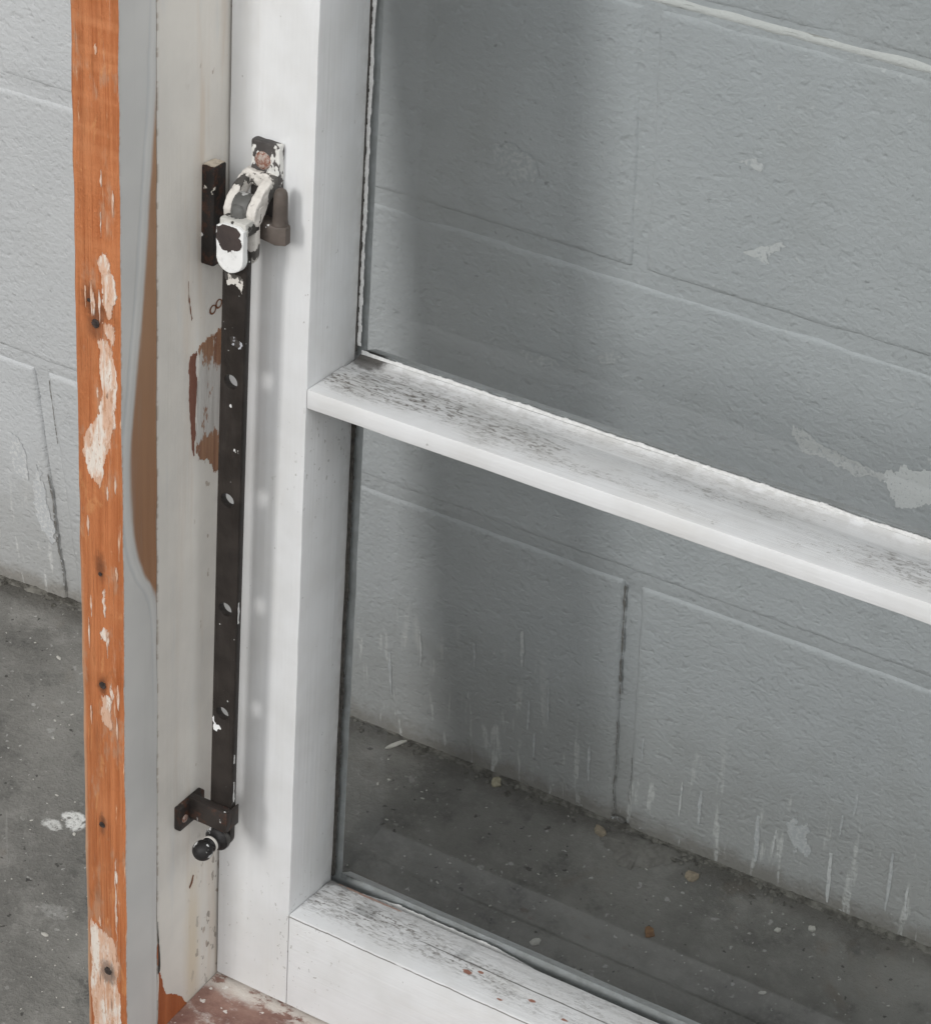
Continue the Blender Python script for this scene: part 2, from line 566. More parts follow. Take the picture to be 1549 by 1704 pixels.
def mat_glass():
    t = T('window_glass')
    o = t.obj()
    fr = t.node('ShaderNodeFresnel')
    fr.inputs['IOR'].default_value = 1.52
    fac = t.M('MINIMUM', t.mul(fr.outputs[0], .85), 1.0)
    tr = t.node('ShaderNodeBsdfTransparent')
    tr.inputs['Color'].default_value = (.845, .861, .876, 1)
    gl = t.node('ShaderNodeBsdfGlossy')
    gl.inputs['Roughness'].default_value = .05
    gl.inputs['Color'].default_value = (1, 1, 1, 1)
    mxs = t.node('ShaderNodeMixShader')
    t.put(mxs.inputs[0], fac)
    t.nt.links.new(tr.outputs[0], mxs.inputs[1])
    t.nt.links.new(gl.outputs[0], mxs.inputs[2])
    # a film of dust
    df = t.node('ShaderNodeBsdfDiffuse')
    df.inputs['Color'].default_value = (.6, .6, .58, 1)
    d = .004
    m2 = t.node('ShaderNodeMixShader')
    t.put(m2.inputs[0], d)
    t.nt.links.new(mxs.outputs[0], m2.inputs[1])
    t.nt.links.new(df.outputs[0], m2.inputs[2])
    t.nt.links.new(m2.outputs[0], t.out.inputs['Surface'])
    t2 = T('window_glass_edge')
    tr2 = t2.node('ShaderNodeBsdfTransparent')
    tr2.inputs['Color'].default_value = (.97, .98, .97, 1)
    t2.nt.links.new(tr2.outputs[0], t2.out.inputs['Surface'])
    return t.m, t2.m


M_WALL = mat_wall('painted_block')


def mat_smear(name, c, hole):
    t = T(name)
    p = t.pos()
    n = t.noise(p, 420, 4, .75)
    col = t.mix(t.ss(n, hole - .05, hole + .05), (.585, .60, .61), c)
    return t.done(col, .7, t.bump(n, .001, .6), .3)


M_SMEAR = mat_smear('scraped_white', (.78, .78, .77), .44)
M_CRACK = mat_smear('dirty_crack', (.20, .19, .175), .42)
M_SMEARW = mat_smear('bright_scrape', (.92, .92, .91), .38)
M_SMEARF = mat_smear('faint_scrape', (.71, .715, .71), .52)
M_JOINT = mat_mortar_white()
M_FLOOR = mat_floor()
M_STILE = mat_sash('white_gloss_stile')
M_MUNTIN = mat_sash('white_gloss_muntin', (.299, -.008), 'x')
M_RAIL = mat_rail()
M_LIP = mat_plain('flaking_white_paint', (.68, .68, .67), .5, .4, 300, (.55, .55, .54))
M_JAMB = mat_jamb()
M_TRIM = mat_trim()
M_WOOD = mat_wood()
M_SCRAPED = mat_scraped()
M_PEEL = mat_bare('bare_red_brown_wood', (.30, .085, .030), (.40, .13, .05), (.34, .11, .045), .0)
M_DARKBARE = mat_bare('bare_dark_wood', (.15, .058, .038), (.20, .085, .055), (.45, .42, .40), -.06)
M_PRIMER = mat_primer()
M_BAR = mat_metal('dark_bronze_bar', .27, seed=1.37, base=(.020, .0165, .0145))
M_HOOK = mat_metal('dark_bronze_hook', .33, (.55, .52, .46), 3.1, base=(.024, .020, .018), rust=.3)
M_KNOB = mat_metal('dark_bronze_knob', .36, (.55, .55, .54), 6.42, base=(.017, .016, .016))
M_KEEP = mat_metal('dark_bronze_keeper', .34, (.56, .52, .46), 5.3, base=(.017, .015, .014), rust=.3)
M_PLATE = mat_metal('chipped_white_plate', .445, (.66, .65, .62), 2.2, base=(.055, .05, .048))
M_EAR = mat_metal('chipped_white_paint_metal',   .545, (.60, .57, .53), 4.4, base=(.07, .065, .06))
M_BRIDGE = mat_metal('patchy_dark_bridge', .50, (.50, .49, .46), 12.3, base=(.05, .047, .044))
M_HEADW = mat_metal('white_painted_head', .72, (.74, .74, .73), 7.7, base=(.10, .09, .085))
M_KNUCK = mat_metal('grey_worn_metal', .46, (.42, .42, .41), 8.8, base=(.085, .084, .08))
M_POST = mat_metal('brown_worn_metal', .30, (.6, .6, .58), 9.1, base=(.075, .062, .054))
M_WHITECHIP = mat_plain('thick_white_paint', (.82, .82, .815), .4, .2, 150, (.78, .78, .78))
M_SOFT = mat_metal('smeared_highlight', .47, (.42, .43, .46), 2.9, base=(.03, .026, .024))
M_BROWNMETAL = mat_plain('brown_bare_metal', (.062, .048, .044), .5, .3, 90, (.045, .036, .034))
M_RUST = mat_plain('rusty_screw', (.20, .065, .035), .75, .8, 600, (.42, .36, .32))
M_DARK = mat_plain('black_gap_grime', (.030, .028, .025), .85, .5, 400, (.07, .065, .058))
M_NAIL = mat_plain('dark_nail', (.020, .015, .013), .7, .4, 500, (.06, .045, .04))
M_PUTTY = mat_plain('grey_putty', (.30, .295, .28), .8, .5, 300, (.17, .165, .155))
M_SILL = mat_sill()
M_GLASS, M_GLASS_E = mat_glass()
M_RUSTRING = mat_plain('rust_ring', (.20, .085, .04), .7, .3, 300, (.13, .05, .025))
M_STONE = mat_plain('mortar_crumbs', (.22, .21, .185), .9, .8, 140, (.07, .065, .056))


# ------------------------------------------------------------------ mesh helpers
def link(name, me, mat, parent=None):
    o = bpy.data.objects.new(name, me)
    C.objects.link(o)
    if mat is not None:
        for m in (mat if isinstance(mat, (list, tuple)) else [mat]):
            me.materials.append(m)
    if parent is not None:
        o.parent = parent
    return o


def from_bm(name, bm, mat, parent=None, smooth=None):
    bmesh.ops.recalc_face_normals(bm, faces=bm.faces)
    me = bpy.data.meshes.new(name)
    bm.to_mesh(me)
    bm.free()
    if smooth is not None:
        for f in me.polygons:
            f.use_smooth = True
        me.set_sharp_from_angle(angle=math.radians(smooth))
    return link(name, me, mat, parent)


def tag(o, label, cat, group=None, kind=None):
    if label: o['label'] = label
    if cat: o['category'] = cat
    if group: o['group'] = group
    if kind: o['kind'] = kind
    return o


def prism(name, prof, axis, t0, t1, mat, parent, nseg=1, jit=0.0, seed=0.0, smooth=35):
    """prof: (a, b) in mm; axis 'z': (x, y), axis 'x': (y, z). Drawn out from t0 to t1 mm."""
    bm = bmesh.new()
    rings = []
    for i in range(nseg + 1):
        t = t0 + (t1 - t0) * i / nseg
        ring = []
        for k, (a, b) in enumerate(prof):
            da = db = 0.0
            if jit:
                q = Vector((a * .08 + seed, b * .08, t * .045))
                da = mn.noise(q) * jit + mn.noise(q * 3.1) * jit * .4
                db = mn.noise(q + Vector((9.1, 4.2, 0))) * jit
            v = (a + da, b + db, t) if axis == 'z' else (t, a + da, b + db)
            ring.append(bm.verts.new(Vector(v) / 1000))
        rings.append(ring)
    n = len(prof)
    for i in range(nseg):
        for k in range(n):
            bm.faces.new((rings[i][k], rings[i][(k + 1) % n], rings[i + 1][(k + 1) % n], rings[i + 1][k]))
    bm.faces.new(rings[0])
    bm.faces.new(rings[-1])
    return from_bm(name, bm, mat, parent, smooth)


def box_bm(bm, lo, hi, bev=0.0, seg=2):
    lo, hi = Vector(lo) / 1000, Vector(hi) / 1000
    r = bmesh.ops.create_cube(bm, size=1.0, matrix=Matrix.Translation((lo + hi) / 2) @ Matrix.Diagonal((*(hi - lo), 1)))
    if bev:
        es = list({e for v in r['verts'] for e in v.link_edges})
        bmesh.ops.bevel(bm, geom=es, offset=bev / 1000, segments=seg, affect='EDGES', profile=.6)


def box(name, lo, hi, mat, parent, bev=.6, seg=2):
    bm = bmesh.new()
    box_bm(bm, lo, hi, bev, seg)
    return from_bm(name, bm, mat, parent, 40)


def jag(poly, amp, depth=3, seed=0):
    rnd = random.Random(seed)
    pts = [Vector(p) for p in poly]
    a = amp
    for _ in range(depth):
        out = []
        for i, p in enumerate(pts):
            q = pts[(i + 1) % len(pts)]
            d = q - p
            out.append(p)
            nrm = Vector((-d.y, d.x)).normalized() if d.length > 1e-6 else Vector((0, 0))
            out.append((p + q) / 2 + nrm * rnd.uniform(-1, 1) * min(a, d.length * .35))
        pts = out
        a *= .6
    return pts


def plate2d(name, outer, holes, plane, base, thick, mat, parent, bevel=0.0):
    """flat piece with holes. plane 'y': coords (x, z), its front face at y=base, thickness going +y;
    plane 'x': coords (y, z), front face at x=base, thickness going -x; 'z': coords (x, y), top at z=base"""
    cu = bpy.data.curves.new(name, 'CURVE')
    cu.dimensions = '2D'
    cu.fill_mode = 'BOTH'
    cu.extrude = max(thick / 2000 - bevel / 1000, 1e-6)
    cu.bevel_depth = bevel / 1000
    cu.bevel_resolution = 1
    cu.offset = -bevel / 1000
    for ring in [outer] + holes:
        sp = cu.splines.new('POLY')
        sp.points.add(len(ring) - 1)
        for q, p in zip(sp.points, ring):
            q.co = (p[0] / 1000, p[1] / 1000, 0, 1)
        sp.use_cyclic_u = True
    tmp = bpy.data.objects.new('tmp', cu)
    C.objects.link(tmp)
    bpy.context.view_layer.update()
    me = bpy.data.meshes.new_from_object(tmp)
    bpy.data.objects.remove(tmp)
    bpy.data.curves.remove(cu)
    me.name = name
    me.materials.clear()
    for v in me.vertices:
        a, b, c = v.co
        if plane == 'y':
            v.co = (a, base / 1000 + thick / 2000 + c, b)
        elif plane == 'x':
            v.co = (base / 1000 - thick / 2000 + c, a, b)
        else:
            v.co = (a, b, base / 1000 - thick / 2000 + c)
    bm = bmesh.new()
    bm.from_mesh(me)
    bmesh.ops.remove_doubles(bm, verts=bm.verts, dist=1e-6)
    bpy.data.meshes.remove(me)
    return from_bm(name, bm, mat, parent, 40)


def circle(cx, cz, r, n=20, sx=1.0):
    return [(cx + r * sx * math.cos(2 * math.pi * i / n), cz + r * math.sin(2 * math.pi * i / n)) for i in range(n)]


def lathe(name, prof, origin, axis, mat, parent, n=28):
    """prof: (distance along axis, radius) in mm"""
    bm = bmesh.new()
    ax = Vector(axis).normalized()
    u = ax.orthogonal().normalized()
    w = ax.cross(u)
    o = Vector(origin)
    rings = []
    for t, r in prof:
        c = o + ax * t
        if r < 1e-4:
            rings.append([bm.verts.new(c / 1000)])
        else:
            rings.append([bm.verts.new((c + (u * math.cos(2 * math.pi * k / n) + w * math.sin(2 * math.pi * k / n)) * r) / 1000) for k in range(n)])
    for a, b in zip(rings, rings[1:]):
        for k in range(n):
            k2 = (k + 1) % n
            vs_ = []
            for v in ((a[0],) if len(a) == 1 else (a[k], a[k2])):
                vs_.append(v)
            for v in ((b[0],) if len(b) == 1 else (b[k2], b[k])):
                vs_.append(v)
            if len(vs_) > 2:
                bm.faces.new(vs_)
    for rg in (rings[0], rings[-1]):
        if len(rg) > 2:
            bm.faces.new(rg)
    return from_bm(name, bm, mat, parent, 50)


def empty(name, mw):
    o = bpy.data.objects.new(name, None)
    C.objects.link(o)
    o.empty_display_size = .05
    o.matrix_world = mw
    return o


# ------------------------------------------------------------------ floor
bm = bmesh.new()
bmesh.ops.create_grid(bm, x_segments=2, y_segments=2, size=.5, matrix=Matrix.Translation((0, -1.46, 0)) @ Matrix.Diagonal((5, 3.0, 1, 1)))
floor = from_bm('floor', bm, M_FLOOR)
floor['kind'] = 'structure'

# ------------------------------------------------------------------ block wall
wall = empty('block_wall', Matrix.Identity(4))
tag(wall, 'pale grey painted concrete block wall behind the leaning window', 'wall')


def wall_y(x, z):
    q = Vector((x * 14, 3.3, z * 14))
    return mn.noise(q) * .0006 + mn.noise(q * 5) * .00035 + mn.noise(q * 16) * .00016


def block_mesh(x0, x1, z0, z1, seed):
    """block face with rounded, slightly uneven arrises; faces -y, runs back into the wall"""
    def ticks(a, b, n):
        L = b - a
        e = [0, .0012, .0026, .0045, .007]
        mid = [.007 + (L - .014) * i / n for i in range(1, n)]
        return [a + q for q in e + mid] + [b - q for q in reversed(e)]
    xs, zs = ticks(x0, x1, 46), ticks(z0, z1, 24)
    bm = bmesh.new()
    g = []
    for z in zs:
        row = []
        for x in xs:
            d = min(x - x0, x1 - x, z - z0, z1 - z)
            k = max(0.0, 1 - d / .0028)
            y = k * k * .0021 + wall_y(x, z)
            ex = mn.noise(Vector((x * 60, seed, z * 60))) * .0009 if d < .003 else 0
            row.append(bm.verts.new((x + ex, y, z + ex)))
        g.append(row)
    for j in range(len(zs) - 1):
        for i in range(len(xs) - 1):
            bm.faces.new((g[j][i], g[j][i + 1], g[j + 1][i + 1], g[j + 1][i]))
    ring = g[0] + [r[-1] for r in g[1:-1]] + list(reversed(g[-1])) + [r[0] for r in reversed(g[1:-1])]
    back = [bm.verts.new((v.co.x, .09, v.co.z)) for v in ring]
    n = len(ring)
    for i in range(n):
        bm.faces.new((ring[i], ring[(i + 1) % n], back[(i + 1) % n], back[i]))
    bm.faces.new(back)
    return bm


J = .0042   # half a joint
courses = [(0.0, .2), (.2, .4), (.4, .556), (.556, .756), (.756, .956), (.956, 1.156), (1.156, 1.356)]
for ci, (z0, z1) in enumerate(courses):
    off = 0.0 if ci % 2 == 0 else .2
    for k in range(-3, 3):
        pit_ = .405 if ci == 0 else .4
        x0 = (.008 if ci == 0 else off + .0015) + k * pit_
        JX = .0052 if ci == 0 else .0032
        bmk = block_mesh(x0 + JX, x0 + pit_ - JX, z0 + (J if ci else -.004), z1 - J, ci * 31 + k * 7)
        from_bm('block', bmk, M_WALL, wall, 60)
# mortar: one sheet set back behind the block faces
bm = bmesh.new()
nx, nz = 380, 230
gx = [-1.21 + 2.42 * i / nx for i in range(nx + 1)]
gz = [-.004 + 1.36 * j / nz for j in range(nz + 1)]
gv = [[bm.verts.new((x, (.0008 if z > .197 else .0026) + mn.noise(Vector((x * 45, 2, z * 45))) * .0007, z)) for x in gx] for z in gz]
for j in range(nz):
    for i in range(nx):
        bm.faces.new((gv[j][i], gv[j][i + 1], gv[j + 1][i + 1], gv[j + 1][i]))
bk = [bm.verts.new(q) for q in ((-1.21, .08, -.004), (1.21, .08, -.004), (1.21, .08, 1.356), (-1.21, .08, 1.356))]
from_bm('mortar', bm, M_WALL, wall, 60)
# the cream bed joint
bm = bmesh.new()
n = 700
rows = []
for i in range(n + 1):
    x = -1.2 + 2.4 * i / n
    a = mn.noise(Vector((x * 90, 0, 5))) * .0012 + mn.noise(Vector((x * 300, 0, 5))) * .0006
    b = mn.noise(Vector((x * 90, 7, 5))) * .0008
    rows.append([bm.verts.new(q) for q in ((x, .006, .556 - .0042), (x, .0012 + b * .3, .556 - .0026 + a * .6), (x, -.0002 + b * .4, .556), (x, .0010, .556 + .0030 + b * .6), (x, .006, .556 + .0042))])
for a, b in zip(rows, rows[1:]):
    for k in range(4):
        bm.faces.new((a[k], b[k], b[k + 1], a[k + 1]))
from_bm('bed_joint', bm, M_JOINT, wall, 60)

# scrapes and drips of white paint on the blocks
def smear(poly, amp, seed, mat, depth=3):
    pts = jag(poly, amp, depth, seed)
    rr = random.Random(seed)
    pts = [Vector((q.x + rr.uniform(-.5, .5), q.y + rr.uniform(-.9, .9))) for q in pts] if depth > 2 else pts
    bm = bmesh.new()
    f = bm.faces.new([bm.verts.new((x / 1000, wall_y(x / 1000, z / 1000) - .0004, z / 1000)) for x, z in pts])
    bmesh.ops.triangulate(bm, faces=[f])
    return from_bm('paint_smear', bm, mat, wall)


def streak(x, z, w, h, seed):
    r = random.Random(seed)
    n = max(4, int(h / 2.2))
    L, Rr = [], []
    dx = 0
    for i in range(n + 1):
        t = i / n
        dx += r.uniform(-.25, .25)
        ww = w * (.35 + .65 * math.sin(math.pi * min(1, t * .9 + .12)) ** .7) * r.uniform(.55, 1.15)
        L.append((x + dx - ww / 2, z + h / 2 - h * t))
        Rr.append((x + dx + ww / 2, z + h / 2 - h * t))
    return smear(L + Rr[::-1], .3, seed, M_SMEAR if seed % 3 == 0 else M_SMEARF, 1)


for i, (x, z, w, h) in enumerate([(46.7, 42.2, 1.5, 29.9), (59.2, 41.0, 2.6, 29.9), (95.1, 34.2, 4.4, 39.7), (141.6, 25.7, 3.2, 41.9), (145.2, 71.0, 1.7, 18.9), (177.0, 41.1, 2.7, 48.3), (188.7, 31.1, 2.1, 24.2), (-151.1, 52.7, 2.2, 36.4), (-91.9, 95.3, 2.4, 19.7), (-59.8, 114.9, 3.2, 28.9), (-14.0, 42.2, 2.4, 30.4), (-42.3, 78.9, 1.6, 29.6), (-129.3, 83.1, 1.7, 30.2), (-54.9, 62.8, 2.0, 25.1), (152.1, 91.9, 2.0, 18.6), (107.3, 38.2, 1.8, 19.7), (-50.5, 39.4, 1.7, 20.5), (20.5, 72.1, 1.5, 17.1)]):
    streak(x, z, w * .8, h, 300 + i)
for i, (pl, am, mt) in enumerate([
        ([(141.4, 327.1), (149.9, 336.3), (165.2, 338.5), (172, 334), (174, 322), (167.7, 318.2), (159.1, 312.7), (149.5, 312.7), (145.0, 318.7)], 4, M_SMEARW),
        ([(91.4, 340.5), (99.8, 337.9), (108.6, 331.6), (118.5, 329.7), (138.1, 327.7), (143.4, 324.0), (132.2, 323.4), (117.6, 323.5), (101.0, 324.8), (94.0, 329.9)], 3, M_SMEAR),
        ([(56.2, 432.8), (75.7, 445.2), (78.3, 443.6), (68.7, 435.2), (70.6, 430.6), (64.8, 432.9)], .5, M_SMEAR),
        ([(-81.8, 450.7), (-71.6, 455.6), (-59.6, 451.5), (-56.1, 444.5), (-64.5, 436.6), (-73.1, 439.3), (-78.9, 435.7)], 4, M_SMEARF),
        ([(-20.6, 343.5), (-12.2, 350.4), (-5.2, 349.0), (-6.7, 342.7), (-15.2, 338.4)], 2, M_SMEARF),
        ([(-66.6, 330.9), (-52.2, 332.1), (-39.7, 330.7), (-52.1, 325.0), (-63.6, 327.2)], 2, M_SMEARF),
        ([(50.2, 482.9), (58.2, 487.3), (63.6, 484.7), (60.8, 481.2), (53.9, 482.7)], 1.2, M_SMEAR),
        ([(113.5, 54.2), (118, 64), (122, 55), (125, 63), (127, 56), (126, 47), (128, 36), (121, 42), (118.6, 34), (117, 45)], 4, M_SMEARF),
        ([(-411.5, 116.9), (-407.7, 103.5), (-405.5, 74.1), (-407.3, 50.1), (-414.7, 60.0), (-416.2, 90.0)], 4, M_SMEARF),
        ([(-427.8, 135.1), (-419.7, 126.0), (-419.8, 98.7), (-430.7, 99.3)], 3, M_SMEARF)]):
    smear(pl, am, 400 + i, mt, 4)

for i, (x, z, w, h) in enumerate([(3.2, 150, 1.7, 84), (3.0, 45, 1.0, 80), (-402.6, 60, 1.8, 100), (-391.5, 165, 1.2, 50), (13.4, 40, .8, 40), (6, 4.0, 9, 5)]):
    r_ = random.Random(500 + i)
    n = int(h / 2)
    L, Q = [], []
    for k in range(n + 1):
        zz = z + h / 2 - h * k / n
        c = x + mn.noise(Vector((zz * .05, i, 0))) * 1.6
        ww = w * max(.15, .6 + mn.noise(Vector((zz * .12, i, 4))) * .9 + r_.uniform(-.2, .2))
        L.append((c - ww / 2, zz))
        Q.append((c + ww / 2, zz))
    bm = bmesh.new()
    for (a, b), (c, d), (e, f), (g, hh) in zip(L, Q, L[1:], Q[1:]):
        bm.faces.new([bm.verts.new((px / 1000, .0004, pz / 1000)) for px, pz in ((a, b), (c, d), (g, hh), (e, f))])
    bmesh.ops.remove_doubles(bm, verts=bm.verts, dist=1e-6)
    from_bm('joint_crack', bm, M_CRACK, wall)

# rough mortar squeezed out along the foot of the wall
bm = bmesh.new()
rows = []
for i in range(1500):
    x = -.85 + 1.5 * i / 1499
    def nn(s_, k_): return mn.noise(Vector((x * s_, k_, 2)))
    hgt = max(.0004, .0014 + nn(11, 1) * .0030 + nn(90, 2) * .0008 + nn(310, 3) * .0007)
    dep = max(.0006, .0030 + nn(9, 5) * .0050 + nn(80, 6) * .0014 + nn(260, 7) * .0010)
    rows.append([bm.verts.new(q) for q in ((x, .002, hgt + .0004), (x, -.0012 - dep * .12, hgt), (x, -dep * .55, hgt * (.55 + nn(120, 9) * .4)), (x, -dep, .0001))])
for a, b in zip(rows, rows[1:]):
    for k in range(3):
        bm.faces.new((a[k], b[k], b[k + 1], a[k + 1]))
from_bm('mortar_fillet', bm, M_STONE, wall, 50)

# crumbs lying where wall and floor meet
bm = bmesh.new()
rnd = random.Random(3)
for i in range(900):
    x = rnd.uniform(-.75, .55)
    dens = mn.noise(Vector((x * 9, 1, 0)))
    if dens < rnd.uniform(-.55, .25):
        continue
    s = rnd.uniform(.0005, .0016) * (1 if rnd.random() < .88 else 1.8)
    y = -abs(rnd.gauss(0, .0045)) - .0005
    m = Matrix.Translation((x, y, s * .35)) @ Matrix.Rotation(rnd.uniform(0, 6), 4, 'Z') @ Matrix.Rotation(rnd.uniform(-.4, .4), 4, 'X') @ Matrix.Diagonal((s * rnd.uniform(.8, 2.2), s * rnd.uniform(.7, 1.5), s * rnd.uniform(.4, .9), 1))
    r = bmesh.ops.create_icosphere(bm, subdivisions=1, radius=1, matrix=m)
    for v in r['verts']:
        v.co += Vector((rnd.uniform(-1, 1), rnd.uniform(-1, 1), rnd.uniform(-.4, .4))) * s * .3
crumbs = from_bm('mortar_crumbs', bm, M_STONE)
tag(crumbs, 'loose mortar crumbs and grit along the foot of the block wall', 'rubble', kind='stuff')

# ------------------------------------------------------------------ the leaning window
WM = Matrix(((0.9991096645, 0.0344383291, -0.0243696471, -0.0522216581),
             (-0.029605431, 0.983843456, 0.1765660571, -0.264929716),
             (0.0300565578, -0.1756873801, 0.9839870669, 0.1541413454),
             (0, 0, 0, 1)))
win = empty('leaning_casement', WM)
tag(win, 'old white painted wooden window leaning against the grey block wall', 'window')

ZB, ZT = -146, 1166
# jamb carrying the stay: the painted board and the bare fronted strip nailed to it
jamb = prism('jamb', [(-68, -49.3), (-44.9, -49.3), (-44.9, 58), (-68, 58)], 'z', ZB, ZT, M_JAMB, win, 160, .12, 3.0)
bm_prof = [(-68.0, -75.0), (-67.3, -75.4), (-45.3, -75.4), (-44.6, -74.9), (-44.6, -50.4), (-45, -50), (-68, -50), (-68.2, -60)]
trim = prism('front_strip', bm_prof, 'z', ZB, ZT, [M_TRIM, M_WOOD], win, 260, .42, 1.0)
for f in trim.data.polygons:
    if f.normal.y < -.3 or f.normal.x < -.3:
        f.material_index = 1
trim['label'] = 'front strip of the jamb with bare orange wood facing forward'
prism('unseen_casing', [(-108, 38.5), (-68.4, 38.5), (-68.4, 57), (-108, 57)], 'z', ZB + 30, ZT - 60, M_JAMB, win, 4)  # unseen board, added and sized to shade the wall behind the glass
prism('unseen_casing', [(550.4, 38.5), (600, 38.5), (600, 57), (550.4, 57)], 'z', ZB + 30, ZT - 60, M_JAMB, win, 4)
jr = prism('jamb', [(526, -75), (550, -75), (550, 58), (526, 58)], 'z', ZB, ZT, M_JAMB, win, 8, .1, 5.0)
prism('head', [(-75, 972), (58, 972), (58, 1010), (-75, 1010)], 'x', -44.4, 525.6, M_JAMB, win)
sill = prism('sill', [(58, -61), (2, -61.4), (-40, -64), (-70, -66.5), (-72, -68.5), (-72, -100), (58, -100)], 'x', -44.4, 525.6, M_SILL, win, 60, .25)

# sash
GY0, GY1 = 43.8, 47.0
st_prof = [(-43.6, .9), (-43.35, .25), (-42.7, 0), (-.9, 0), (-.25, .25), (0, .9), (0, 30.2), (-.5, 31.0), (-2.0, 42.0), (-2.6, 42.9), (-9, 42.9), (-9, 47.6), (1.2, 47.6), (-6, 57), (-43.6, 57)]
stile = prism('stile', st_prof, 'z', -59, 966, M_STILE, win, 160, .22, 2.0)
prism('stile', [(525.4 - 0 - (-43.6 - a) - 43.6 - 43.6 if False else 481.8 - a, b) for a, b in st_prof], 'z', -59, 966, M_STILE, win, 40, .10, 8.0)


def muntin(z, jit=.2):
    pr = [(.8, z - 9.5), (.2, z - 9.2), (0, z - 8.6), (0, z - .8), (.25, z - .25), (.9, z), (28.5, z - .25), (30, z - .9), (33, z - 1.3), (37, z - 1.2), (40, z - .9), (42.2, z - .4), (43.2, z + .1), (43.4, z - 1.5), (47.4, z - 1.5), (47.6, z + .4), (57, z - 3), (57, z - 7), (47.6, z - 9.8), (47.4, z - 7), (43.4, z - 7), (43.2, z - 9.5)]
    return prism('muntin', pr, 'x', .35, 481.4, M_MUNTIN, win, 120, jit, z * .01)


m1 = muntin(299)
m1['label'] = 'white glazing bar with black grime streaked along its top'
muntin(602)
rail_prof = [(0, -59), (0, -.9), (.25, -.25), (.9, 0), (21.8, -1.4), (22.4, -1.9), (36.5, -2.9), (39.0, -3.8), (39.9, -5.5), (40.2, -11), (43.4, -11.5), (43.4, -16), (47.4, -16), (47.6, -4.5), (57, -10), (57, -59)]
rail = prism('bottom_rail', rail_prof, 'x', .40, 481.4, M_RAIL, win, 160, .2, 4.0)
prism('top_rail', [(0, 905), (43, 905), (43.4, 908), (47.4, 908), (47.6, 905), (57, 908), (57, 966), (0, 966)], 'x', .4, 481.4, M_STILE, win)


def pane(z0, z1):
    bm = bmesh.new()
    box_bm(bm, (-7, GY0, z0), (488.6, GY1, z1))
    o = from_bm('pane', bm, [M_GLASS, M_GLASS_E], win)
    for f in o.data.polygons:
        f.material_index = 0 if f.normal.y < -.5 else 1
    return o


pane(-15, 291.5)
pane(297.8, 594.5)
pane(600.8, 907)


def ragged(name, along, t0, t1, base_lo, lo_amp, base_hi, hi_amp, y0, y1, mat, parent, seed, step=.45, gaps=0.0):
    """thin uneven strip of paint, dirt or dark gap colour lying in the corner against the glass (y0..y1)"""
    bm = bmesh.new()
    n = max(2, int((t1 - t0) / step))
    prev = None
    for i in range(n + 1):
        t = t0 + (t1 - t0) * i / n
        def nz(k, s): return mn.noise(Vector((t * s, seed, k)))
        a = base_lo + (nz(1, .11) + .6 * nz(2, .5)) * lo_amp
        b = base_hi + (nz(3, .05) + .5 * (1 if nz(4, .22) > .12 else 0) + .35 * nz(6, .9)) * hi_amp
        if gaps and nz(5, .06) < gaps - .5:
            prev = None
            continue
        b = a + (b - a) * min(1.0, (t - t0 + .6) / 22.0, (t1 - t + .6) / 22.0) if along == 'x' and t1 - t0 < 200 else b
        b = max(b, a + .05)
        if along == 'x':
            q = ((t, y0, a), (t, y0, b), (t, y1, b), (t, y1, a))
        else:
            q = ((a, y0, t), (b, y0, t), (b, y1, t), (a, y1, t))
        ring = [bm.verts.new(Vector(c) / 1000) for c in q]
        if prev:
            for k in range(4):
                bm.faces.new((prev[k], ring[k], ring[(k + 1) % 4], prev[(k + 1) % 4]))
        prev = ring
    return from_bm(name, bm, mat, parent)


# paint lapped onto the glass and dark strips drawn in for the grime and black gap there
ragged('paint_lip', 'x', 1, 480, 299.2, .1, 300.7, .7, 43.2, 43.75, M_LIP, m1, 1.0)
ragged('paint_lip', 'z', 303, 590, -1.9, .35, -.2, .7, 43.3, 43.75, M_LIP, stile, 2.0)
ragged('gap_grime_line', 'z', 300, 590, -2.9, .2, -1.7, .7, 42.2, 43.3, M_DARK, stile, 3.0)
ragged('gap_grime_line', 'z', -4, 289, -2.9, .2, -.9, .8, 42.4, 43.75, M_DARK, stile, 4.0)
ragged('paint_lip', 'x', 16, 118, -8.5, .2, -5.6, .8, 43.5, 43.77, M_LIP, rail, 5.0)
ragged('gap_grime_line', 'x', 1, 480, -11.2, .1, -9.4, .8, 40.6, 43.7, M_DARK, rail, 6.0)


def patch(name, poly, plane, base, mat, parent, thick=.25, amp=1.0, depth=3, seed=1, fibre=0.0):
    pts = jag(poly, amp, depth, seed)
    if fibre:
        rr = random.Random(seed + 5)
        pts = [Vector((q.x + rr.uniform(-.12, .12) * fibre, q.y + rr.uniform(-1, 1) * fibre)) for q in pts]
    return plate2d(name, pts, [], plane, base, thick, mat, parent)


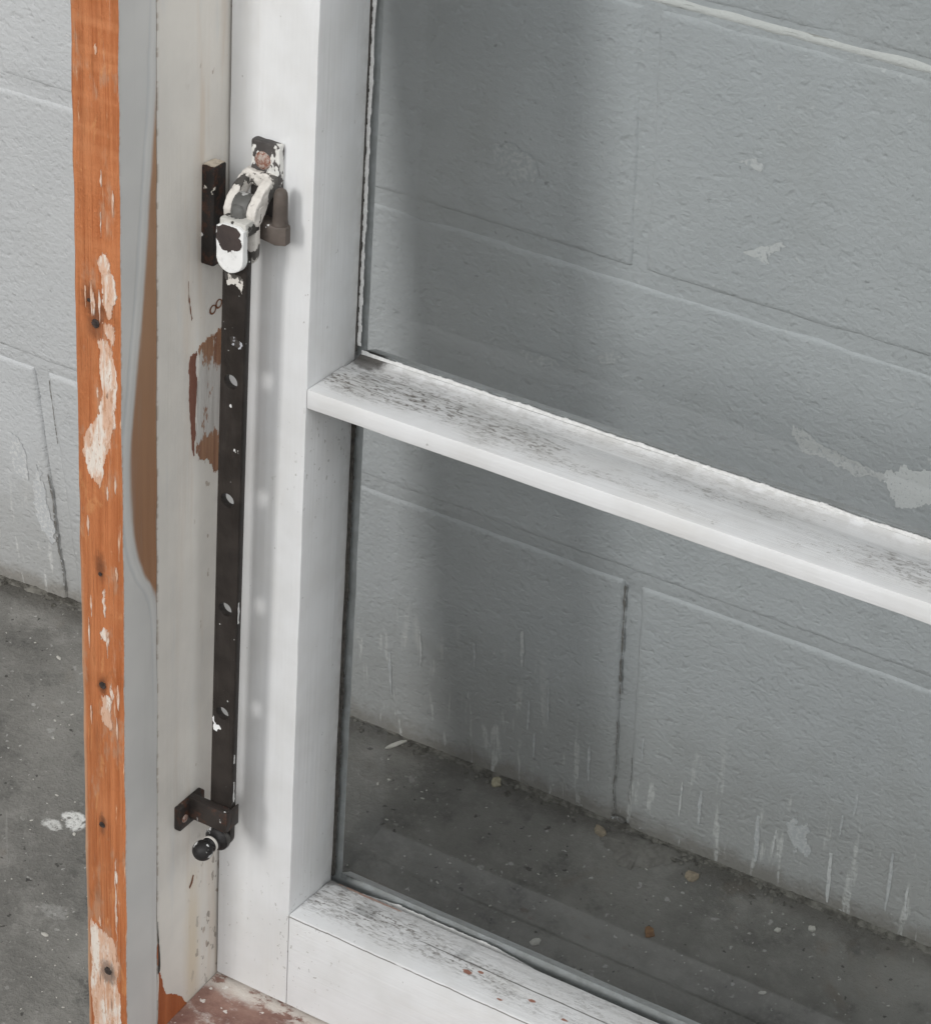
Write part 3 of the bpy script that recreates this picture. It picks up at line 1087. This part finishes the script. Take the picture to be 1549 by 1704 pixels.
# old paint left on the orange strip
FO = -75.75
patches = [
    [(-55.8, 372.8), (-51.1, 378.1), (-49.0, 369.9), (-46.4, 361.9), (-46.9, 356.9), (-48.3, 352.4), (-49.7, 347.8), (-51.5, 351.4), (-53.2, 356.3), (-53.8, 363.4)],
    [(-53.9, 344.9), (-48.8, 345.7), (-47.0, 343.7), (-47.5, 338.6), (-49.0, 334.3), (-50.3, 338.5)],
    [(-56.4, 335.5), (-50.6, 337.5), (-48.5, 334.2), (-47.7, 327.8), (-46.9, 311.2), (-47.3, 297.4), (-49.5, 293.2), (-51.5, 283.9), (-54.4, 275.9), (-56.3, 264.6), (-58.4, 267.4), (-62.7, 271.3), (-65.4, 280.0), (-63.8, 288.4), (-59.4, 295.1), (-55.5, 302.0), (-53.9, 311.5), (-55.4, 325.3)],
    [(-56.7, 189.2), (-53.1, 191.5), (-52.7, 187.4), (-55.0, 184.6), (-56.9, 185.7)],
    [(-56.8, 152.6), (-53.6, 155.2), (-51.6, 152.9), (-51.5, 141.4), (-52.2, 136.5), (-55.6, 138.8), (-57.4, 145.2)],
    [(-52.2, 158.5), (-51.2, 162.5), (-50.9, 152.5), (-51.6, 151.5)],
    [(-55.3, 207), (-54.6, 212), (-53.6, 203), (-54.3, 198)],
    [(-65.4, 18.1), (-60.2, 14.1), (-52.5, 11.4), (-50.5, 2.7), (-49.0, -5.3), (-49.2, -19.7), (-47.9, -32.0), (-46.8, -47.2), (-48.4, -58), (-64.6, -54.8), (-65.0, -38.9), (-65.4, -11.3)],
    [(-50.4, 60), (-50.0, 62), (-49.6, 40), (-49.4, 12), (-48.7, -6), (-49.5, 0), (-50.2, 20)],
]
for i, pl in enumerate(patches):
    patch('paint_patch', pl, 'y', FO, M_PRIMER, trim, .45, 1.0, 4, 20 + i, fibre=.9)
rs = random.Random(77)
for i in range(26):
    zc = rs.choice([rs.uniform(255, 380), rs.uniform(-50, 30), rs.uniform(130, 215), rs.uniform(-50, 470)])
    xc, hh, ww = rs.uniform(-64, -47), rs.uniform(2, 9), rs.uniform(.25, .7)
    patch('paint_patch', [(xc - ww, zc), (xc - ww * .3, zc + hh), (xc + ww, zc + hh * .2), (xc + ww * .2, zc - hh)], 'y', FO, M_PRIMER, trim, .3, .3, 2, 900 + i, fibre=.4)
for x, z, r in [(-57.3, 343.9, 2.1), (-56.7, 219.9, 1.0), (-56.2, 160.0, 1.9), (-57.7, 79.2, 1.6), (-55.3, -10.1, 2.4), (-60.6, 353.8, .9)]:
    patch('nail_hole', circle(x, z, r, 12), 'y', FO - .06, M_NAIL, trim, .2, .35, 1, int(x * 10 + z))

# bare wood where paint is gone from the reveal
XR = -44.55
patch('bare_patch', [(0, 317), (-8, 315.2), (-14.3, 314.9), (-19.3, 313.0), (-19.7, 297), (-20.2, 275), (-20.6, 262), (-17.4, 256.4), (-10.6, 253.2), (-7.0, 245.1), (-1, 243), (-.6, 290)], 'x', XR, M_SCRAPED, jamb, .3, 1.2, 4, 41, fibre=.9)
patch('bare_patch', [(-25.4, 312.0), (-20.4, 311.5), (-20.5, 297.1), (-21.2, 270.5), (-22.2, 259.2), (-24.6, 275.2), (-26.2, 295.3)], 'x', XR, M_DARKBARE, jamb, .3, 1.0, 4, 42, fibre=.8)
patch('bare_patch', [(-49.25, -6), (-48.8, -24.7), (-46.5, -30.7), (-42.9, -43.5), (-37, -48.5), (-31.2, -53.4), (-27.5, -59), (-24.9, -63.4), (-49.25, -66)], 'x', XR, M_PEEL, jamb, .3, .9, 4, 43)
patch('split', [(-49.35, 8), (-48.6, -4), (-47.7, -14), (-47.9, -25), (-49.35, -26)], 'x', XR + .06, M_DARK, jamb, .3, .4, 2, 44)
patch('split', [(-27.3, 349), (-26.6, 341), (-25.6, 336), (-24.2, 330), (-24.9, 329), (-25.9, 334), (-27.0, 339)], 'x', XR, M_RUSTRING, jamb, .15, .4, 2, 45)
for y, z in ((-9.0, 328.2), (-4.6, 329.4)):
    plate2d('screw_ring', circle(y, z, 2.3, 16, 1.1), [circle(y + .15, z + .1, 1.65, 16, 1.05)], 'x', XR, .15, M_RUSTRING, jamb)
plate2d('screw_ring', [(-22.8, 11.0), (-20.6, 13.5), (-19.6, 17.5), (-20.2, 18.2), (-21.5, 15), (-23.4, 12.2)], [], 'x', XR, .15, M_RUSTRING, jamb)

# ------------------------------------------------------------------ casement stay hanging down the stile
def cx(z):                       # centre line of the bar, which hangs slightly off plumb
    return -23.25 + (z - 357) * .0098


zt, zb, hw = 371.0, 47.5, 6.15
outer = [(cx(64) - hw, 64), (cx(52) - hw, 55)] + [(cx(54) + hw * math.cos(a), 54 + 6.5 * math.sin(a)) for a in [math.pi + math.pi * i / 10 for i in range(11)]]
outer += [(cx(z) + hw, z) for z in (64, 200, 320)] + [(cx(364) + hw * math.cos(a), 364 + hw * math.sin(a)) for a in [math.pi * i / 10 for i in range(11)]]
outer += [(cx(z) - hw, z) for z in (320, 200)]
holes = [circle(x, z, 3.4, 22) for x, z in ((-24.2, 305), (-25.0, 244.5), (-25.2, 186), (-25.9, 126.9))]
bar = plate2d('casement_stay', outer, holes, 'y', -24, 4.2, M_BAR, win, .45)
bar['label'] = 'dark bronze casement stay bar with four round holes'
# white paint dabs and one painted-on highlight on the bar
patch('paint_patch', [(-28.6, 357.5), (-24.5, 357.2), (-19.5, 356.8), (-18.3, 353.6), (-18.8, 349.2), (-20.6, 351.2), (-21.9, 353.2), (-24.0, 352.6), (-26.3, 351.3), (-27.6, 354)], 'y', -24.2, M_EAR, bar, .25, .9, 3, 61)
patch('paint_patch', [(-24.6, 326), (-21.8, 328), (-19.6, 326.4), (-20.2, 322.4), (-23.6, 322.5)], 'y', -24.15, M_SOFT, bar, .1, 1.4, 4, 62)  # bluish-white highlight put into the colour as a soft smear
patch('paint_patch', [(-31.4, 122.5), (-30.8, 124), (-29.4, 118.5), (-27.6, 119.5), (-26.4, 117.5), (-28.6, 115.5), (-30.6, 116.5)], 'y', -24.15, M_WHITECHIP, bar, .2, .9, 3, 63)
for y0, z0, z1 in ((-22.4, 192, 180), (-21.9, 88, 76), (-22.3, 104, 99)):
    bm = bmesh.new()
    zz = (z0 + z1) / 2
    box_bm(bm, (cx(zz) + hw - .1, y0 - .4, z1), (cx(zz) + hw + .16, y0 + .4, z0), .0)
    bmesh.ops.subdivide_edges(bm, edges=bm.edges, cuts=5, use_grid_fill=True)
    for v_ in bm.verts:
        v_.co += Vector((0, mn.noise(v_.co * 700) * .0005, mn.noise(v_.co * 500 + Vector((3, 0, 0))) * .0012))
    from_bm('paint_patch', bm, M_LIP, bar)

# knob on the lower end
kp = [(0, 0), (0, 5.6), (2.0, 6.5), (4.0, 6.4), (5.2, 5.0), (6.0, 3.9), (7.6, 3.6), (8.6, 4.1), (10.0, 4.1), (10.9, 3.5), (11.3, 3.1)]
for i in range(3, 15):
    a = math.pi * (i / 14)
    kp.append((15.6 - 5.2 * math.cos(a), max(5.2 * math.sin(a), 0)))
kp[-1] = (15.6 + 5.2, 0)
knob = lathe('knob', kp, (cx(54) + .8, -24, 54.5), (.02, -1, .05), M_KNOB, bar)
ring = []
col_bm = bmesh.new()
for i in range(13):
    a = -1.1 + 2.4 * i / 12
    r0, r1 = 7.15, 7.05
    w_ = 1.5 * math.sin(math.pi * i / 12) + .2
    ring.append([col_bm.verts.new(Vector((cx(54) + .8 + math.cos(a) * 6.62, -26.8 - s * w_ * .8, 54.5 + math.sin(a) * 6.62)) / 1000) for s in (-1, 0, 1)])
for a, b in zip(ring, ring[1:]):
    for k in range(2):
        col_bm.faces.new((a[k], a[k + 1], b[k + 1], b[k]))
from_bm('paint_patch', col_bm, M_BRIDGE, knob, 60)
lathe('neck_band', [(0, 3.6), (.4, 4.25), (1.6, 4.3), (2.2, 3.5)], (cx(54) + 1.0, -32.3, 54.9), (.02, -1, .05), M_EAR, knob)

# hook on the jamb that holds the bar
bm = bmesh.new()
box_bm(bm, (-44.8, -36.2, 57), (-41.0, -16, 70.5), .8)
hook = from_bm('stay_hook', bm, M_HOOK, bar, 40)
bm = bmesh.new()
box_bm(bm, (-41.6, -29.0, 61.0), (-19.0, -24.3, 73.5), .9)
box_bm(bm, (-19.75, -25.0, 61.6), (-18.9, -18.6, 73.0), .35)
from_bm('hook_arm', bm, M_HOOK, hook, 40)
lathe('screw', [(0, 2.2), (.5, 2.0), (.8, 1.0), (.85, 0)], (-41.1, -32.5, 63), (1, 0, 0), M_RUST, hook, 14)

# head of the stay: two cheeks clasping the bar
def tongue(zc, r, ztop, c):
    return [(c - r, ztop), (c - r, zc)] + [(c + r * math.cos(a), zc + r * math.sin(a)) for a in [math.pi + math.pi * i / 14 for i in range(1, 14)]] + [(c + r, zc), (c + r, ztop), (c + r * .6, ztop + 1.6), (c - r * .55, ztop + 1.6)]


HC = -22.9
head = plate2d('stay_head', tongue(366.5, 6.9, 380, HC), [], 'y', -28.4, 3.9, M_HEADW, bar, .5)
patch('bare_patch', [(HC - 6.7, 374.6), (HC - 5.6, 373.2), (HC - 4.6, 371.0), (HC - 2.5, 369.8), (HC - .6, 368.9), (HC + 1.2, 369.7), (HC + 2.2, 370.9), (HC + 4.6, 371.4), (HC + 6.2, 373.0), (HC + 6.0, 375.5), (HC + 4.6, 377), (HC + 5.2, 379.6), (HC + 3.5, 381.2), (HC - 3.6, 381.3), (HC - 6.5, 379.8)], 'y', -28.62, M_BROWNMETAL, head, .3, .6, 3, 71)
plate2d('back_cheek', tongue(366.5, 6.9, 380, HC), [], 'y', -18.6, 3.2, M_EAR, head, .5)
bm = bmesh.new()
box_bm(bm, (HC - 6.6, -26.5, 376.5), (HC + 6.9, -15.6, 383.2), .9)
from_bm('bridge', bm, M_BRIDGE, head, 40)
bm = bmesh.new()
box_bm(bm, (HC - 4.0, -23.4, 380), (HC + 2.6, -13, 388.2), 2.4, 4)
from_bm('swivel_block', bm, M_KNUCK, head, 40)

def lumpy(o, amp, cuts=3, sc=260, seed=0.0):
    """thick old paint: break the faces up and make them uneven"""
    bm_ = bmesh.new()
    bm_.from_mesh(o.data)
    bmesh.ops.triangulate(bm_, faces=bm_.faces)
    for _ in range(cuts):
        es = [e_ for e_ in bm_.edges if e_.calc_length() > .0011]
        if not es:
            break
        bmesh.ops.subdivide_edges(bm_, edges=es, cuts=1, use_grid_fill=True)
        bmesh.ops.triangulate(bm_, faces=bm_.faces)
    bm_.normal_update()
    for v_ in bm_.verts:
        q_ = v_.co * sc + Vector((seed, 0, 0))
        v_.co += v_.normal * (mn.noise(q_) + .5 * mn.noise(q_ * 2.7)) * amp / 1000
    bm_.to_mesh(o.data)
    bm_.free()
    for f_ in o.data.polygons:
        f_.use_smooth = True
    o.data.set_sharp_from_angle(angle=math.radians(42))
    return o


# plate on the stile with two curved ears
plate = box('pivot_plate', (-29.4, -4.2, 369), (-15.0, .1, 411.5), M_PLATE, win, .9)
plate['label'] = 'chipped pivot plate with a rusty screw'
lathe('screw', [(0, 4.1), (.5, 4.0), (1.1, 3.0), (1.35, 1.2), (1.4, 0)], (-23.2, -4.1, 403), (0, -1, 0), M_RUST, plate, 18)


def ear(x0, x1, mat):
    pts = []
    # side profile in (y, z): leaves the plate high, arches forward and drops to a round nose
    up = [(-3, 398.2), (-6, 397.8), (-9.5, 396.4), (-13.5, 394.0), (-17.2, 391.0), (-20, 387.8), (-21.2, 384.8), (-20.8, 381.6), (-19, 379.6), (-16.8, 379.4), (-14.8, 380.8), (-12.2, 384.2), (-9, 388.0), (-5.5, 390.6), (-3, 391.4)]
    return plate2d('ear', up, [], 'x', x1, x1 - x0, mat, plate, .7)


lumpy(ear(-31.6, -27.6, M_EAR), .45, 4, 260, 1)
lumpy(ear(-20.0, -15.4, M_EAR), .45, 4, 260, 5)
bm = bmesh.new()
box_bm(bm, (-31.2, -7.2, 391.5), (-15.6, -3.4, 398.3), 1.8, 3)
lumpy(from_bm('ear_root', bm, M_EAR, plate, 40), .6, 4, 240, 2)
lumpy(plate, .3, 5, 220, 3)
lumpy(head, .25, 5, 200, 4)
lathe('knuckle', [(0, 5.2), (.6, 5.7), (7.0, 5.7), (7.6, 5.2)], (-27.5, -15.8, 386), (1, 0, 0), M_KNUCK, plate, 24)
lathe('pin', [(0, 0), (0, 2.0), (.3, 2.4), (15.9, 2.4), (16.4, 2.0), (16.4, 0)], (-31.8, -15.6, 385.6), (1, 0, 0), M_EAR, plate, 16)

# short upright post beside the pivot
bm = bmesh.new()
bv = [(-22, -11.0), (-9.8, -13.8), (-5.8, -11.6), (-5.8, -8.0), (-9, -5.4), (-22, -5.0)]
base = plate2d('thumb_post', bv, [], 'z', 379.2, 8.6, M_POST, win, .7)
base['label'] = 'short brown metal post on a small block beside the pivot'
lathe('post', [(0, 3.7), (1.2, 3.6), (3, 3.3), (13.2, 3.1), (14.8, 2.9), (16.0, 2.3), (16.8, 1.3), (17.1, 0)], (-10.2, -9.4, 378.6), (0, 0, 1), M_POST, base, 20)

# keeper on the jamb
keep = box('keeper', (-45, -18.2, 354), (-38.3, -9.2, 400), M_KEEP, win, .9)
keep['label'] = 'dark upright metal keeper on the jamb beside the stay head'
patch('paint_patch', [(-44.3, -17.6), (-39.0, -17.2), (-38.9, -9.8), (-43.9, -9.8)], 'z', 400.35, mat_plain('cream_paint', (.56, .49, .40), .6, .5, 300, (.4, .34, .27)), keep, .4, .7, 2, 81)

# ------------------------------------------------------------------ small things on the floor
def chip(name, loc, size, mat, label, cat, rot=0.0, curl=0.0, seed=0, group=None, sub=2, tilt=0.0):
    rnd_ = random.Random(seed)
    bm_ = bmesh.new()
    size = (size[0] * .78, size[1] * .78, size[2])
    outl = []
    for i in range(11):
        a = 2 * math.pi * i / 11
        k = rnd_.uniform(.72, 1.1)
        outl.append((size[0] * math.cos(a) * k, size[1] * math.sin(a) * k))
    top = [bm_.verts.new((x, y, size[2] + curl * x * x + rnd_.uniform(-.1, .1) * size[2])) for x, y in outl]
    bot = [bm_.verts.new((x * 1.05, y * 1.05, curl * x * x)) for x, y in outl]
    ct = bm_.verts.new((0, 0, size[2] * 1.25))
    for i in range(11):
        j = (i + 1) % 11
        bm_.faces.new((top[i], top[j], ct))
        bm_.faces.new((bot[i], bot[j], top[j], top[i]))
    bm_.faces.new(list(reversed(bot)))
    o = from_bm(name, bm_, mat, None)
    o.location = loc
    o.rotation_euler = (tilt, 0, rot)
    return tag(o, label, cat, group)


M_CREAM = mat_plain('cream_chip', (.50, .45, .32), .6, .4, 400, (.34, .30, .21))
M_TAN = mat_plain('tan_chip', (.40, .33, .24), .6, .4, 400, (.26, .21, .15))
M_LEAF = mat_plain('dry_leaf', (.34, .19, .09), .6, .4, 200, (.22, .11, .05))
M_PALE = mat_plain('pale_chip', (.62, .60, .55), .6, .4, 200, (.5, .48, .44))
M_SPLAT = mat_plain('mortar_splat', (.235, .225, .205), .9, .8, 130, (.16, .152, .138))
chip('paint_chip', (-.0734, -.0062, .0002), (.0042, .0052, .0022), M_CREAM, 'cream paint chip on the floor close to the wall, left of the mortar splat', 'paint chip', .5, 0, 1, tilt=.35)
chip('paint_chip', (.0638, -.0167, .0002), (.0052, .0055, .0010), M_TAN, 'tan paint flake on the floor just right of the mortar splat', 'paint chip', .2, 0, 2, tilt=.1)
chip('dry_leaf', (.0606, -.0673, .0003), (.0042, .0060, .0006), M_LEAF, 'small brown dry leaf fragment lying in the middle of the dark floor', 'leaf', .5, 12, 3)
chip('wood_splinter', (-.1433, -.0074, .0008), (.0105, .0020, .0012), M_PALE, 'pale slim splinter at the wall foot near the window stile', 'splinter', .95, 0, 4, tilt=.15)
chip('paint_chip', (.0005, -.0113, .0004), (.0068, .0036, .0014), M_TAN, 'oval tan chip touching the left tip of the mortar splat', 'paint chip', -.5, 0, 5)
chip('paint_chip', (.0062, -.1056, .0003), (.0045, .0035, .0006), M_PALE, 'pale flake on the floor seen just above the bottom rail', 'paint chip', .8, 0, 6)
chip('paint_chip', (.1419, -.0196, .0003), (.0034, .0030, .0012), M_PALE, 'small round whitish crumb on the floor, rightmost near the wall', 'paint chip', .1, 0, 7)
chip('paint_chip', (.125, -.0300, .0003), (.0026, .0022, .0010), M_PALE, 'tiny whitish crumb left of the rightmost round crumb', 'paint chip', .4, 0, 8)

bm = bmesh.new()
ol = jag([(.002, -.014), (.010, -.006), (.030, -.003), (.052, -.004), (.056, -.009), (.046, -.016), (.038, -.024), (.030, -.030), (.020, -.027), (.012, -.021)], .003, 3, 12)
cxm, cym = .03, -.013
vt = [bm.verts.new((x, y, .0002)) for x, y in ol]
v1 = [bm.verts.new((cxm + (x - cxm) * .86, cym + (y - cym) * .86, .0022 + mn.noise(Vector((x * 300, y * 300, 0))) * .0008)) for x, y in ol]
v2 = [bm.verts.new((cxm + (x - cxm) * .45, cym + (y - cym) * .45, .0030 + mn.noise(Vector((x * 300, y * 300, 4))) * .0008)) for x, y in ol]
n = len(ol)
for a, b in ((vt, v1), (v1, v2)):
    for i in range(n):
        bm.faces.new((a[i], a[(i + 1) % n], b[(i + 1) % n], b[i]))
bm.faces.new(v2)
sp = from_bm('mortar_splat', bm, M_SPLAT, None, 60)
tag(sp, 'flat grey mortar splat on the floor at the wall joint', 'mortar')

# fine litter nobody could count
bm = bmesh.new()
rnd = random.Random(11)
for i in range(420):
    if i % 3:
        x, y = rnd.uniform(-.25, .30), rnd.uniform(-.30, -.006)
    else:
        x, y = rnd.uniform(-.50, -.18), rnd.uniform(-.36, -.01)
    s = rnd.uniform(.00025, .0007) * (2.0 if rnd.random() < .06 else 1)
    m = Matrix.Translation((x, y, s * .3)) @ Matrix.Rotation(rnd.uniform(0, 6), 4, 'Z') @ Matrix.Diagonal((s * rnd.uniform(.8, 2.4), s, s * .5, 1))
    bmesh.ops.create_icosphere(bm, subdivisions=1, radius=1, matrix=m)
lit = from_bm('floor_litter', bm, M_PALE)
tag(lit, 'tiny pale specks of paint and plaster scattered over the concrete floor', 'litter', kind='stuff')
